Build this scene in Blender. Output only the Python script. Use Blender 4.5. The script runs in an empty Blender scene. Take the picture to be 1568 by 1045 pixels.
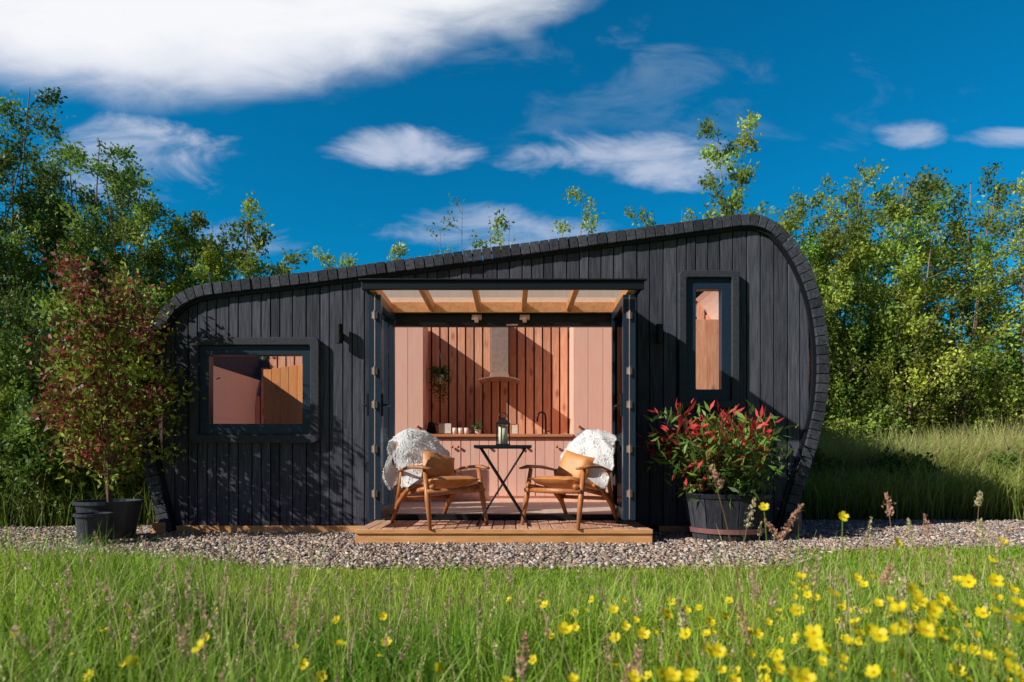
import bpy, math, random
import numpy as np
from mathutils import Vector, Matrix
random.seed(5); rng=np.random.default_rng(7)
S=bpy.context.scene
F=990.0; D=6.6; EH=0.75; HY=705.0
COL=S.collection
def W(px,py,y):            # survey helper: metres from measured photo position at depth y
    d=D+y
    return ((px-784)*d/F, EH+(HY-py)*d/F)
# ---------------------------------------------------------------- materials
def newmat(n):
    m=bpy.data.materials.new(n); m.use_nodes=True
    nt=m.node_tree; nt.nodes.clear()
    o=nt.nodes.new('ShaderNodeOutputMaterial')
    return m,nt,o
def N(nt,t,**k):
    n=nt.nodes.new(t)
    for a,b in k.items():
        if a in ('operation','blend_type','data_type','attribute_name','feature','noise_dimensions','sky_type'): setattr(n,a,b)
        else: n.inputs[a].default_value=b
    return n
def c4(c): return (c[0],c[1],c[2],1)
def mixrgb(nt,a,b,f,mode='MULTIPLY'):
    n=nt.nodes.new('ShaderNodeMixRGB'); n.blend_type=mode
    for i,v in ((0,f),(1,a),(2,b)):
        if hasattr(v,'is_output'): nt.links.new(v,n.inputs[i])
        elif isinstance(v,(int,float)): n.inputs[i].default_value=v
        else: n.inputs[i].default_value=c4(v)
    return n.outputs[0]
def wood(name,c1,c2,scale=(12,12,1.2),rough=.6,bump=.3,knots=0,spec=.3):
    m,nt,o=newmat(name); L=nt.links.new
    tc=nt.nodes.new('ShaderNodeTexCoord'); mp=nt.nodes.new('ShaderNodeMapping')
    mp.inputs['Scale'].default_value=scale; L(tc.outputs['Object'],mp.inputs[0])
    no=N(nt,'ShaderNodeTexNoise',Scale=3.0,Detail=7.0,Roughness=.65); L(mp.outputs[0],no.inputs['Vector'])
    r=nt.nodes.new('ShaderNodeValToRGB'); r.color_ramp.elements[0].position=.3; r.color_ramp.elements[1].position=.7
    r.color_ramp.elements[0].color=c4(c1); r.color_ramp.elements[1].color=c4(c2)
    L(no.outputs['Fac'],r.inputs[0])
    at=nt.nodes.new('ShaderNodeAttribute'); at.attribute_name='Col'
    c=mixrgb(nt,r.outputs[0],at.outputs['Color'],1.0)
    if knots:
        mp2=nt.nodes.new('ShaderNodeMapping'); mp2.inputs['Scale'].default_value=(7,7,3.2); L(tc.outputs['Object'],mp2.inputs[0])
        vo=N(nt,'ShaderNodeTexVoronoi',Scale=1.0); L(mp2.outputs[0],vo.inputs['Vector'])
        rr=nt.nodes.new('ShaderNodeValToRGB'); rr.color_ramp.elements[0].position=.08; rr.color_ramp.elements[1].position=.26
        rr.color_ramp.elements[0].color=(.25,.1,.08,1); rr.color_ramp.elements[1].color=(1,1,1,1)
        L(vo.outputs['Distance'],rr.inputs[0]); c=mixrgb(nt,c,rr.outputs[0],knots)
    p=N(nt,'ShaderNodeBsdfPrincipled',Roughness=rough); p.inputs['Specular IOR Level'].default_value=spec
    L(c,p.inputs['Base Color'])
    b=N(nt,'ShaderNodeBump',Strength=bump,Distance=.01); L(no.outputs['Fac'],b.inputs['Height']); L(b.outputs[0],p.inputs['Normal'])
    L(p.outputs[0],o.inputs[0]); return m
def plain(name,c,rough=.5,metal=0,var=.15,scale=20,spec=.5,bump=.1):
    m,nt,o=newmat(name); L=nt.links.new
    tc=nt.nodes.new('ShaderNodeTexCoord')
    no=N(nt,'ShaderNodeTexNoise',Scale=float(scale),Detail=5.0); L(tc.outputs['Object'],no.inputs['Vector'])
    r=nt.nodes.new('ShaderNodeValToRGB'); r.color_ramp.elements[0].position=.25; r.color_ramp.elements[1].position=.75
    r.color_ramp.elements[0].color=c4([x*(1-var) for x in c]); r.color_ramp.elements[1].color=c4([min(1,x*(1+var)) for x in c])
    L(no.outputs['Fac'],r.inputs[0])
    p=N(nt,'ShaderNodeBsdfPrincipled',Roughness=rough,Metallic=metal); p.inputs['Specular IOR Level'].default_value=spec
    L(r.outputs[0],p.inputs['Base Color'])
    b=N(nt,'ShaderNodeBump',Strength=bump,Distance=.005); L(no.outputs['Fac'],b.inputs['Height']); L(b.outputs[0],p.inputs['Normal'])
    L(p.outputs[0],o.inputs[0]); return m
def vcmat(name,rough=.6,transl=.3,spec=.25):
    m,nt,o=newmat(name); L=nt.links.new
    at=nt.nodes.new('ShaderNodeAttribute'); at.attribute_name='Col'
    p=N(nt,'ShaderNodeBsdfPrincipled',Roughness=rough); p.inputs['Specular IOR Level'].default_value=spec
    L(at.outputs['Color'],p.inputs['Base Color'])
    if transl>0:
        t=nt.nodes.new('ShaderNodeBsdfTranslucent'); L(at.outputs['Color'],t.inputs[0])
        mx=nt.nodes.new('ShaderNodeMixShader'); mx.inputs[0].default_value=transl
        L(p.outputs[0],mx.inputs[1]); L(t.outputs[0],mx.inputs[2]); L(mx.outputs[0],o.inputs[0])
    else: L(p.outputs[0],o.inputs[0])
    return m
def glassmat(name,tint=(.9,.95,.95),refl=.12):
    m,nt,o=newmat(name); L=nt.links.new
    t=nt.nodes.new('ShaderNodeBsdfTransparent'); t.inputs[0].default_value=c4(tint)
    g=N(nt,'ShaderNodeBsdfGlossy',Roughness=.02)
    mx=nt.nodes.new('ShaderNodeMixShader'); mx.inputs[0].default_value=refl; L(t.outputs[0],mx.inputs[1]); L(g.outputs[0],mx.inputs[2])
    L(mx.outputs[0],o.inputs[0]); return m
M={}
M['char']=wood('charred_timber',(.034,.036,.046),(.112,.114,.136),(16,16,1.0),.62,.35,spec=.06)
M['rim']=wood('charred_edge_boards',(.030,.032,.041),(.095,.098,.118),(10,10,10),.6,.4,spec=.10)
M['frame']=plain('dark_frame_paint',(.052,.054,.066),.5,var=.25,scale=30,spec=.15)
M['black']=plain('black_metal',(.012,.014,.018),.45,spec=.25,scale=40)
M['navy']=plain('anthracite_door_frame',(.016,.034,.058),.35,scale=30,spec=.35)
M['cedar']=wood('cedar_cladding',(.74,.27,.15),(.95,.54,.34),(16,16,1.4),.6,.25,knots=.6)
M['cedar2']=wood('bedroom_pine',(.92,.28,.08),(.95,.44,.16),(10,10,1.4),.6,.2,knots=.4)
M['orange']=wood('pine_beam',(.66,.29,.12),(.90,.50,.25),(9,3,9),.55,.2)
M['skirt']=wood('skirting_timber',(.60,.27,.09),(.85,.46,.2),(1.5,9,9),.6,.2)
M['deck']=wood('deck_boards',(.42,.22,.14),(.76,.47,.32),(14,1.5,9),.6,.3)
M['pink']=wood('pink_painted_panel',(.95,.49,.37),(.95,.58,.46),(6,6,1),.5,.08)
M['counter']=wood('counter_wood',(.50,.19,.09),(.72,.34,.17),(1.5,9,9),.4,.1)
M['liner']=wood('interior_lining',(.88,.62,.5),(.95,.77,.66),(2,12,12),.6,.2)
M['floor']=wood('interior_floor',(.55,.40,.31),(.75,.6,.48),(12,1.5,9),.5,.15)
M['dark']=plain('dark_gap',(.065,.03,.022),.8)
M['teak']=wood('teak',(.36,.115,.035),(.56,.22,.075),(10,10,3),.4,.15,spec=.5)
M['leather']=plain('tan_leather',(.62,.25,.07),.5,var=.2,scale=14,bump=.3)
M['fleece']=vcmat('sheepskin_wool',.9,.35,.1)
M['steel']=plain('brushed_steel',(.6,.40,.32),.35,.5,scale=25)
M['cream']=plain('cream_enamel',(.8,.72,.6),.3)
M['candle']=plain('candle_wax',(.9,.84,.62),.5)
M['white']=plain('white_ceramic',(.8,.62,.55),.3)
M['glass']=glassmat('clear_glass',(.98,.99,.99),.03)
M['glassw']=glassmat('window_glass',(.97,.97,.96),.02)
M['glassd']=glassmat('door_glass_darkened_for_shadow',(.08,.11,.14),.08)  # right doors' glass darkened so they throw a strong shadow on the wall
M['leaf']=vcmat('foliage',.5,.38,.35)
M['bark']=wood('bark',(.18,.12,.09),(.36,.26,.20),(8,8,2),.85,.5)
M['petal']=vcmat('petal',.5,.35,.3)
M['stone']=vcmat('gravel_stone',.85,0,.2)
M['potplastic']=plain('black_plastic_pot',(.03,.035,.045),.45,scale=15,var=.3)
M['soil']=plain('soil',(.05,.035,.025),.95,scale=60,var=.5,bump=.8)
M['band']=plain('barrel_band',(.30,.14,.13),.5,.3)
m,nt,o=newmat('canopy_polycarbonate')
a=N(nt,'ShaderNodeBsdfTransparent'); a.inputs[0].default_value=(.95,.93,.9,1)
b=N(nt,'ShaderNodeBsdfTranslucent'); b.inputs[0].default_value=(.85,.62,.47,1)
mx=nt.nodes.new('ShaderNodeMixShader'); mx.inputs[0].default_value=.5
nt.links.new(a.outputs[0],mx.inputs[1]); nt.links.new(b.outputs[0],mx.inputs[2]); nt.links.new(mx.outputs[0],o.inputs[0]); M['canopy']=m
def groundmat(name,cols,scale):
    m,nt,o=newmat(name); L=nt.links.new
    tc=nt.nodes.new('ShaderNodeTexCoord')
    n1=N(nt,'ShaderNodeTexNoise',Scale=scale,Detail=8.0,Roughness=.7); L(tc.outputs['Object'],n1.inputs['Vector'])
    r=nt.nodes.new('ShaderNodeValToRGB'); e=r.color_ramp.elements
    e[0].position=.3; e[0].color=c4(cols[0]); e[1].position=.7; e[1].color=c4(cols[2]); k=e.new(.5); k.color=c4(cols[1])
    L(n1.outputs['Fac'],r.inputs[0])
    p=N(nt,'ShaderNodeBsdfPrincipled',Roughness=.9); p.inputs['Specular IOR Level'].default_value=.1
    L(r.outputs[0],p.inputs['Base Color'])
    b=N(nt,'ShaderNodeBump',Strength=.8,Distance=.02); L(n1.outputs['Fac'],b.inputs['Height']); L(b.outputs[0],p.inputs['Normal'])
    L(p.outputs[0],o.inputs[0]); return m
M['ground']=groundmat('grassy_soil',[(.10,.15,.02),(.18,.26,.035),(.26,.33,.06)],4.0)
M['gravelbed']=groundmat('gravel_bed',[(.12,.085,.07),(.26,.20,.16),(.40,.32,.27)],45.0)
# ---------------------------------------------------------------- geometry helpers
def link(ob,parent=None):
    COL.objects.link(ob)
    if parent: ob.parent=parent
    return ob
def empty(name,loc=(0,0,0)):
    e=bpy.data.objects.new(name,None); e.empty_display_size=.2; e.location=loc; COL.objects.link(e); return e
class G:
    def __init__(s): s.v=[];s.f=[];s.m=[];s.c=[]
    def add(s,vs,fs,mat=0,col=(1,1,1),T=None):
        o=len(s.v)
        for p in vs:
            p=Vector(p)
            if T is not None: p=T@p
            s.v.append(p[:]); s.c.append(col)
        for f in fs: s.f.append([i+o for i in f]); s.m.append(mat)
    def box(s,x0,x1,y0,y1,z0,z1,mat=0,col=(1,1,1),T=None):
        s.add([(x0,y0,z0),(x1,y0,z0),(x1,y1,z0),(x0,y1,z0),(x0,y0,z1),(x1,y0,z1),(x1,y1,z1),(x0,y1,z1)],
              [(0,3,2,1),(4,5,6,7),(0,1,5,4),(1,2,6,5),(2,3,7,6),(3,0,4,7)],mat,col,T)
    def prism(s,poly,y0,y1,mat=0,col=(1,1,1),T=None):
        n=len(poly); vs=[(p[0],y0,p[1]) for p in poly]+[(p[0],y1,p[1]) for p in poly]
        fs=[tuple(range(n)),tuple(range(2*n-1,n-1,-1))]+[(i,i+n,(i+1)%n+n,(i+1)%n) for i in range(n)]
        s.add(vs,fs,mat,col,T)
    def ring(s,outer,inner,y0,y1,mat=0,col=(1,1,1)):
        n=len(outer); vs=[(p[0],y0,p[1]) for p in outer]+[(p[0],y0,p[1]) for p in inner]+[(p[0],y1,p[1]) for p in outer]+[(p[0],y1,p[1]) for p in inner]
        fs=[]
        for i in range(n):
            j=(i+1)%n
            fs+=[(i,j,j+n,i+n),(i+2*n,i+3*n,j+3*n,j+2*n),(i,i+2*n,j+2*n,j),(i+n,j+n,j+3*n,i+3*n)]
        s.add(vs,fs,mat,col)
    def tube(s,pts,rad,seg=8,mat=0,col=(1,1,1),T=None,flat=1.0,cap=True):
        pts=[Vector(p) for p in pts]; n=len(pts)
        if not hasattr(rad,'__len__'): rad=[rad]*n
        vs=[];fs=[]; ref=None
        for i,p in enumerate(pts):
            d=(pts[min(i+1,n-1)]-pts[max(i-1,0)]).normalized()
            if ref is None: ref=d.orthogonal().normalized() if abs(d.z)>.99 or flat==1 else d.cross(Vector((0,0,1))).normalized()
            a=(ref-d*ref.dot(d)).normalized(); ref=a; b=d.cross(a)
            for k in range(seg):
                t=2*math.pi*(k+.5)/seg
                vs.append(p+a*math.cos(t)*rad[i]+b*math.sin(t)*rad[i]*flat)
        for i in range(n-1):
            for k in range(seg):
                k2=(k+1)%seg; fs.append((i*seg+k,i*seg+k2,(i+1)*seg+k2,(i+1)*seg+k))
        if cap: fs.append(tuple(range(seg-1,-1,-1))); fs.append(tuple(range((n-1)*seg,n*seg)))
        s.add(vs,fs,mat,col,T)
    def lathe(s,prof,c,seg=24,mat=0,col=(1,1,1),T=None,rot=0):
        vs=[];fs=[]
        for r,z in prof:
            for k in range(seg):
                t=2*math.pi*k/seg+rot; vs.append((c[0]+r*math.cos(t),c[1]+r*math.sin(t),c[2]+z))
        for i in range(len(prof)-1):
            for k in range(seg):
                k2=(k+1)%seg; fs.append((i*seg+k,i*seg+k2,(i+1)*seg+k2,(i+1)*seg+k))
        s.add(vs,fs,mat,col,T)
    def build(s,name,mats,parent=None,bevel=0,smooth=False,sub=0):
        me=bpy.data.meshes.new(name); me.from_pydata(s.v,[],s.f)
        for m in mats: me.materials.append(M[m])
        me.polygons.foreach_set('material_index',s.m)
        ca=me.color_attributes.new('Col','FLOAT_COLOR','POINT')
        ca.data.foreach_set('color',np.c_[np.array(s.c,dtype=np.float32),np.ones(len(s.c))].ravel())
        if smooth: me.polygons.foreach_set('use_smooth',[True]*len(me.polygons))
        me.update(); ob=bpy.data.objects.new(name,me); link(ob,parent)
        if bevel:
            b=ob.modifiers.new('b','BEVEL'); b.width=bevel; b.segments=2; b.limit_method='ANGLE'; b.angle_limit=math.radians(40)
        return ob
def mesh_np(name,chunks,mats,parent=None,smooth=False):
    """chunks: list of (V(N,3), F(M,k), C(N,3), matindex)"""
    nv=sum(len(c[0]) for c in chunks)
    V=np.concatenate([c[0] for c in chunks]).astype(np.float32); C=np.concatenate([c[2] for c in chunks]).astype(np.float32)
    li=[];ls=[];lt=[];mi=[]; off=0; lo=0
    for v,f,c,m in chunks:
        f=np.asarray(f); k=f.shape[1]; li.append((f+off).ravel()); ls.append(lo+np.arange(len(f))*k); lt.append(np.full(len(f),k)); mi.append(np.full(len(f),m))
        off+=len(v); lo+=f.size
    li=np.concatenate(li).astype(np.int32); ls=np.concatenate(ls).astype(np.int32); lt=np.concatenate(lt).astype(np.int32); mi=np.concatenate(mi).astype(np.int32)
    me=bpy.data.meshes.new(name); me.vertices.add(nv); me.vertices.foreach_set('co',V.ravel())
    me.loops.add(len(li)); me.loops.foreach_set('vertex_index',li)
    me.polygons.add(len(ls)); me.polygons.foreach_set('loop_start',ls); me.polygons.foreach_set('loop_total',lt)
    for m in mats: me.materials.append(M[m])
    me.polygons.foreach_set('material_index',mi)
    if smooth: me.polygons.foreach_set('use_smooth',np.ones(len(ls),dtype=bool))
    me.update(calc_edges=True)
    ca=me.color_attributes.new('Col','FLOAT_COLOR','POINT'); ca.data.foreach_set('color',np.c_[np.clip(C,0,.95),np.ones(nv)].astype(np.float32).ravel())
    ob=bpy.data.objects.new(name,me); return link(ob,parent)
def unit(a): return a/np.maximum(np.linalg.norm(a,axis=1,keepdims=True),1e-6)
def leaves(P,L,C,wr=.45,up=.2,mat=0,dirb=None):
    n=len(P); d=rng.normal(size=(n,3)); d[:,2]+=up
    if dirb is not None: d=d*.6+dirb
    d=unit(d); s=unit(np.cross(d,rng.normal(size=(n,3)))); nn=np.cross(d,s); L=L[:,None]
    V=np.stack([P,P+.45*d*L+s*L*wr*.5+nn*L*.08,P+d*L,P+.45*d*L-s*L*wr*.5+nn*L*.08],1).reshape(-1,3)
    Fc=np.arange(4*n).reshape(n,4); return (V,Fc,np.repeat(C,4,0),mat)
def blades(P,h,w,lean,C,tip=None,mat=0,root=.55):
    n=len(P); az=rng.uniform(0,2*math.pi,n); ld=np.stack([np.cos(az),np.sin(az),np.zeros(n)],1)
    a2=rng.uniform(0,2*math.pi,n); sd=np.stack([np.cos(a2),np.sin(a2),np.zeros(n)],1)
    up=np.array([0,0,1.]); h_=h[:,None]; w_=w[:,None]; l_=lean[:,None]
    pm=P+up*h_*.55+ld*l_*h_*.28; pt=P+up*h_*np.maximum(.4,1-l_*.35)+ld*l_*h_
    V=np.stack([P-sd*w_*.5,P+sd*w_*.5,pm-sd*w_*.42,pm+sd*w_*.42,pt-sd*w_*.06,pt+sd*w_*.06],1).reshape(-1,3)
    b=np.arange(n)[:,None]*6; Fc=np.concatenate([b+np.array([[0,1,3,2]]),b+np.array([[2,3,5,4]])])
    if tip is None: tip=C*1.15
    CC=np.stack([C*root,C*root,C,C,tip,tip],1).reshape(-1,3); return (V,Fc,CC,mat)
def gtube(g_list,pts,r0,r1,seg=5,col=(1,1,1),mat=1):
    pts=np.asarray(pts,float); n=len(pts); t=np.gradient(pts,axis=0); t=unit(t)
    a=unit(np.cross(t,np.array([[.31,.87,.13]]))); b=np.cross(t,a); r=np.linspace(r0,r1,n)[:,None,None]
    an=2*math.pi*np.arange(seg)/seg
    V=(pts[:,None,:]+r*(a[:,None,:]*np.cos(an)[None,:,None]+b[:,None,:]*np.sin(an)[None,:,None])).reshape(-1,3)
    i=np.arange(n-1)[:,None]*seg; k=np.arange(seg)[None,:]; k2=(k+1)%seg
    Fc=np.stack([i+k,i+k2,i+seg+k2,i+seg+k],-1).reshape(-1,4)
    g_list.append((V,Fc,np.tile(np.array(col),(len(V),1)),mat))
# ---------------------------------------------------------------- cabin outline
pix=[(246,818),(232,762),(216,692),(209,612),(214,552),(232,500),(258,462),(295,440),(345,431),(450,419),(560,405),(700,386),(850,366),(1000,346),(1090,334),(1145,328),(1182,336),(1210,360),(1236,400),(1257,455),(1268,520),(1269,585),(1262,640),(1246,700),(1226,762),(1212,818)]
ctl=np.array([W(a,b,-.06) for a,b in pix])
def catmull(P,k=14):
    out=[]
    for i in range(len(P)-1):
        p0=P[max(i-1,0)];p1=P[i];p2=P[i+1];p3=P[min(i+2,len(P)-1)]
        for t in np.linspace(0,1,k,endpoint=False):
            out.append(.5*((2*p1)+(-p0+p2)*t+(2*p0-5*p1+4*p2-p3)*t*t+(-p0+3*p1-3*p2+p3)*t**3))
    out.append(P[-1]); return np.array(out)
def resample(P,step):
    d=np.r_[0,np.cumsum(np.linalg.norm(np.diff(P,axis=0),axis=1))]; n=int(round(d[-1]/step)); s=np.linspace(0,d[-1],n+1)
    return np.c_[np.interp(s,d,P[:,0]),np.interp(s,d,P[:,1])]
OUT=resample(catmull(ctl),.098)
def offset(P,d):
    t=np.gradient(P,axis=0); t/=np.linalg.norm(t,axis=1,keepdims=True); n=np.c_[t[:,1],-t[:,0]]
    return P+n*d
cab=empty('timber_cabin')
IN=offset(OUT,.115); IN2=offset(OUT,.15)
g=G()
for i in range(len(OUT)-1):
    a,b=OUT[i],OUT[i+1]; c,d=IN[i+1],IN[i]
    e=.04; v=random.uniform(.6,1.35); jo=random.uniform(-.006,.006)
    q=[a+(b-a)*e,b-(b-a)*e,c+(d-c)*e,d-(d-c)*e]
    g.prism([tuple(x) for x in q],-.07+jo,.2,0,(v,v,v))
g.build('roof_edge_boards',['rim'],cab,.004)
g=G(); n=len(OUT)
for i in range(n-1):
    g.prism([tuple(IN[i]),tuple(IN[i+1]),tuple(IN2[i+1]),tuple(IN2[i])],-.035,.05)
g.build('edge_trim',['black'],cab)
def shell(P,name,mat,hole=True):
    g=G()
    for i in range(len(P)-1):
        a,b=P[i],P[i+1]; t=b-a; top=t[0]>abs(t[1])*.35 and -3.6<a[0]<2.6 and a[1]>1.4
        rs=[(.02,.13),(2.95,3.1)] if top else [(.02,3.1)]  # most of the unseen roof left open, added to let sun inside
        for y0,y1 in rs:
            g.add([(a[0],y0,a[1]),(b[0],y0,b[1]),(b[0],y1,b[1]),(a[0],y1,a[1])],[(0,1,2,3)])
    return g.build(name,[mat],cab)
shell(offset(OUT,.01),'roof_shell','rim'); shell(offset(OUT,.13),'interior_lining','liner')
P=offset(OUT,.02); g=G()
for i in range(len(P)-1):
    a,b=P[i],P[i+1]; t=b-a
    if t[0]>abs(t[1])*.35 and -3.6<a[0]<2.6 and a[1]>1.4: g.add([(a[0],.13,a[1]),(b[0],.13,b[1]),(b[0],2.95,b[1]),(a[0],2.95,a[1])],[(0,1,2,3)])
g.build('added_sun_opening_pane',['glass'],cab)  # clear pane over the added roof opening that sunlights the interior
poly=[tuple(p) for p in offset(OUT,.02)]
g=G(); g.prism(poly,3.06,3.12); g.build('rear_wall',['char'],cab)
IW=offset(OUT,.135)
def zr(x):
    zs=[]
    for i in range(len(IW)-1):
        a,b=IW[i],IW[i+1]
        if (a[0]-x)*(b[0]-x)<=0 and a[0]!=b[0]: zs.append(a[1]+(b[1]-a[1])*(x-a[0])/(b[0]-a[0]))
    if not zs: return None
    zt=max(zs); zb=min(zs) if len(zs)>1 else .08
    if zb>1.6: zb=.08
    return max(.08,zb),zt
ops=[(-1.30,1.12,-1,2.36),(-3.19,-2.03,1.01,1.92),(1.74,2.24,1.33,2.61)]
edges=[];x=-3.84
while x<3.3:
    edges.append(x); x+=random.choice([.125,.13,.14,.095])
bx=sorted(set(edges+[o[0] for o in ops]+[o[1] for o in ops])); es=set(edges)
def segments(x0,x1):
    xm=(x0+x1)/2; r0,r1=zr(x0+.003),zr(x1-.003)
    if r0 is None or r1 is None: return []
    segs=[(r0[0],r1[0],r0[1],r1[1])]
    for o in ops:
        if o[0]<xm<o[1]:
            ns=[]
            for (b0,b1,t0,t1) in segs:
                if o[2]>max(b0,b1): ns.append((b0,b1,o[2],o[2]))
                if o[3]<min(t0,t1): ns.append((o[3],o[3],t0,t1))
            segs=ns
    return segs
g=G(); g2=G()
for i in range(len(bx)-1):
    x0,x1=bx[i],bx[i+1]
    if x0 in es: v=random.uniform(.7,1.3); yj=random.uniform(-.006,.003)
    a0=x0+(.0055 if x0 in es else 0); a1=x1-(.0055 if x1 in es else 0)
    for (b0,b1,t0,t1) in segments(x0,x1):
        g.prism([(a0,b0),(a0,t0),(a1,t1),(a1,b1)],yj,.03,0,(v,v,v*1.03))
        g2.prism([(x0,b0),(x0,t0),(x1,t1),(x1,b1)],.034,.1)
g.build('charred_wall_planks',['char'],cab,.003); g2.build('wall_core',['black'],cab)
g=G(); g.box(-3.5,-1.5,-.025,.06,-.02,.082); g.box(1.5,2.75,.0,.06,-.02,.078); g.box(-3.62,-3.5,-.1,.1,0,.12)
g.build('base_skirting',['skirt'],cab,.004)
def rrect(x0,x1,z0,z1,r,k=5):
    P=[]
    for cx,cz,a0 in ((x1-r,z1-r,0),(x0+r,z1-r,90),(x0+r,z0+r,180),(x1-r,z0+r,270)):
        for j in range(k+1):
            a=math.radians(a0+90*j/k); P.append((cx+r*math.cos(a),cz+r*math.sin(a)))
    return P
g=G()
g.ring(rrect(-3.26,-1.95,.925,1.995,.06),rrect(-3.18,-2.04,1.01,1.915,.02),-.07,.02)
g.ring(rrect(1.69,2.30,1.28,2.67,.05),rrect(1.765,2.225,1.355,2.6,.02),-.07,.02)
g.build('window_surrounds',['frame'],cab,.008)
g=G()
g.ring(rrect(-3.178,-2.042,1.012,1.913,.01),rrect(-3.08,-2.13,1.12,1.82,.01),-.03,.07)
g.ring(rrect(1.767,2.223,1.357,2.598,.01),rrect(1.87,2.13,1.47,2.49,.01),-.03,.07)
g.build('window_frames',['navy'],cab,.004)
g=G(); 
for a0,a1,b0,b1 in ((-3.08,-2.13,1.12,1.82),(1.87,2.13,1.47,2.49)): g.add([(a0,.02,b0),(a1,.02,b0),(a1,.02,b1),(a0,.02,b1)],[(0,1,2,3)])
g.build('window_panes',['glassw'],cab)
g=G()
for lx in (-1.74,1.485):
    g.lathe([(0,0),(.033,0),(.033,.19),(0,.19)],(lx,-.08,1.93),16); g.box(lx-.012,lx+.012,-.06,0,1.99,2.05)
g.build('wall_lamps',['black'],cab)
# interior room
g=G(); g.box(-3.5,2.8,.1,3.0,.14,.2); g.build('interior_floor',['floor'],cab)
g=G(); x=-3.7
while x<3.3:
    v=random.uniform(.72,1.08); h=random.uniform(-.06,.04)
    z1=zr(x+.05); 
    if z1: g.box(x,x+.100,2.62,2.64,.2,z1[1]+.03,0,(v,v*(1+h),v*(1+h)))
    x+=.122
g.build('interior_cedar_cladding',['cedar'],cab,.003)
g=G(); g.box(-3.6,3.0,2.65,2.66,.2,2.2); g.box(-2.0,3.0,2.65,2.66,2.2,2.6); g.build('cladding_backing',['dark'],cab)
g=G(); x=-2.98
while x<-2.25:
    v=random.uniform(.75,1.1); g.box(x,x+.098,1.15,1.17,.2,1.80+.12*math.sin((x+3.18)*1.6),0,(v,v,v)); x+=.102
g.build('bedroom_partition',['cedar2'],cab,.003)
g=G(); x=1.75
while x<2.75:
    v=random.uniform(.8,1.1); g.box(x,x+.118,1.2,1.22,.2,2.45,0,(v,v,v)); x+=.122
g.build('shower_room_partition',['cedar'],cab,.003)
# kitchen
kit=empty('kitchen_units')
g=G()
def pan(x0,x1,z0,z1,y,step):
    k=max(1,round((x1-x0)/step)); w=(x1-x0)/k
    for i in range(k): 
        v=random.uniform(.94,1.05); g.box(x0+i*w+.0025,x0+(i+1)*w-.0025,y,y+.02,z0,z1,0,(v,v,v))
pan(-1.60,-1.19,.2,2.62,2.06,.2); pan(.82,1.42,.2,2.62,2.06,.2)
g.box(-1.60,-1.19,2.085,2.6,.2,2.62); g.box(.82,1.42,2.085,2.6,.2,2.62)
for i in range(4): pan(-1.18+i*.5,-1.18+(i+1)*.5-.01 if i<3 else .815,.27,1.04,2.08,.13)
g.box(-1.18,.815,2.105,2.6,.2,1.05)
g.build('cupboard_panels',['pink'],kit,.002)
g=G(); g.box(-1.185,.818,2.04,2.6,1.062,1.10); g.box(-1.185,.818,2.06,2.075,1.04,1.06)
g.build('worktop',['counter'],kit,.004)
g=G()
for kx in (-.8,-.72,-.32,.1,.18,.6): g.lathe([(0,0),(.016,.0),(.02,.02),(0,.022)],(0,0,0),12,T=Matrix.Translation((kx,2.06,.93))@Matrix.Rotation(math.pi/2,4,'X'))
for kx,kz in ((-1.26,1.2),(.9,1.2)): g.lathe([(0,0),(.016,.0),(.02,.02),(0,.022)],(0,0,0),12,T=Matrix.Translation((kx,2.05,kz))@Matrix.Rotation(math.pi/2,4,'X'))
g.build('knobs',['teak'],kit,smooth=True)
g=G(); cx=-.17
g.box(cx-.12,cx+.12,2.3,2.6,1.95,2.7); g.prism([(cx-.14,1.88),(cx-.12,1.95),(cx+.12,1.95),(cx+.14,1.88)],2.28,2.6)
P=[(cx-.28+.56*i/10,1.84+.045*(1-((i-5)/5)**2)) for i in range(11)]
g.prism(P+[(p[0],p[1]-.014) for p in reversed(P)],2.1,2.6)
g.build('extractor_hood',['steel'],None,.004)
g=G(); fx=.47
g.tube([(fx,2.4,1.1),(fx,2.4,1.32),(fx-.01,2.38,1.39),(fx-.05,2.36,1.42),(fx-.1,2.34,1.40),(fx-.12,2.33,1.34),(fx-.12,2.33,1.28)],.014,10); g.tube([(fx,2.4,1.14),(fx+.06,2.38,1.16)],.008,8); g.lathe([(0,0),(.03,0),(.03,.03),(0,.03)],(fx,2.4,1.1),16)
g.build('kitchen_tap',['black'],None,smooth=True)
g=G()
g.box(-1.0,-.83,2.2,2.34,1.115,1.25); g.box(-.985,-.845,2.235,2.25,1.25,1.253,1); g.box(-.985,-.845,2.285,2.3,1.25,1.253,1); g.box(-.83,-.815,2.26,2.28,1.17,1.2,1)
for a in (-.97,-.86): g.box(a-.012,a+.012,2.21,2.33,1.10,1.115,1)
g.build('toaster',['cream','black'],None,.018)
g=G()
for mx_ in (-.78,-.70,-.62): g.lathe([(0,.0),(.03,0),(.034,.09),(.03,.09),(.027,.01)],(mx_,2.22,1.101),16); g.tube([(mx_+.03,2.22,1.17),(mx_+.055,2.22,1.15),(mx_+.03,2.22,1.12)],.005,6)
g.build('mugs',['white'],None,smooth=True)
g=G(); g.lathe([(0,0),(.06,0),(.065,.05),(.045,.16),(.01,.18),(.012,.2),(0,.21)],(-1.11,2.3,1.101),20); g.tube([(-1.07,2.3,1.25),(-1.0,2.3,1.24),(-1.0,2.3,1.15),(-1.05,2.3,1.13)],.008,6)
g.build('kettle',['black'],None,smooth=True)
g=G(); g.box(-.02,.1,2.45,2.47,1.101,1.26); g.box(0,.08,2.447,2.45,1.12,1.24,1); g.build('picture_frame',['teak','cream'],None,.003)
g=G(); hx=-1.02
g.lathe([(0,0),(.05,0),(.075,.12),(.07,.12)],(hx,2.45,1.82),16); 
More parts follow.
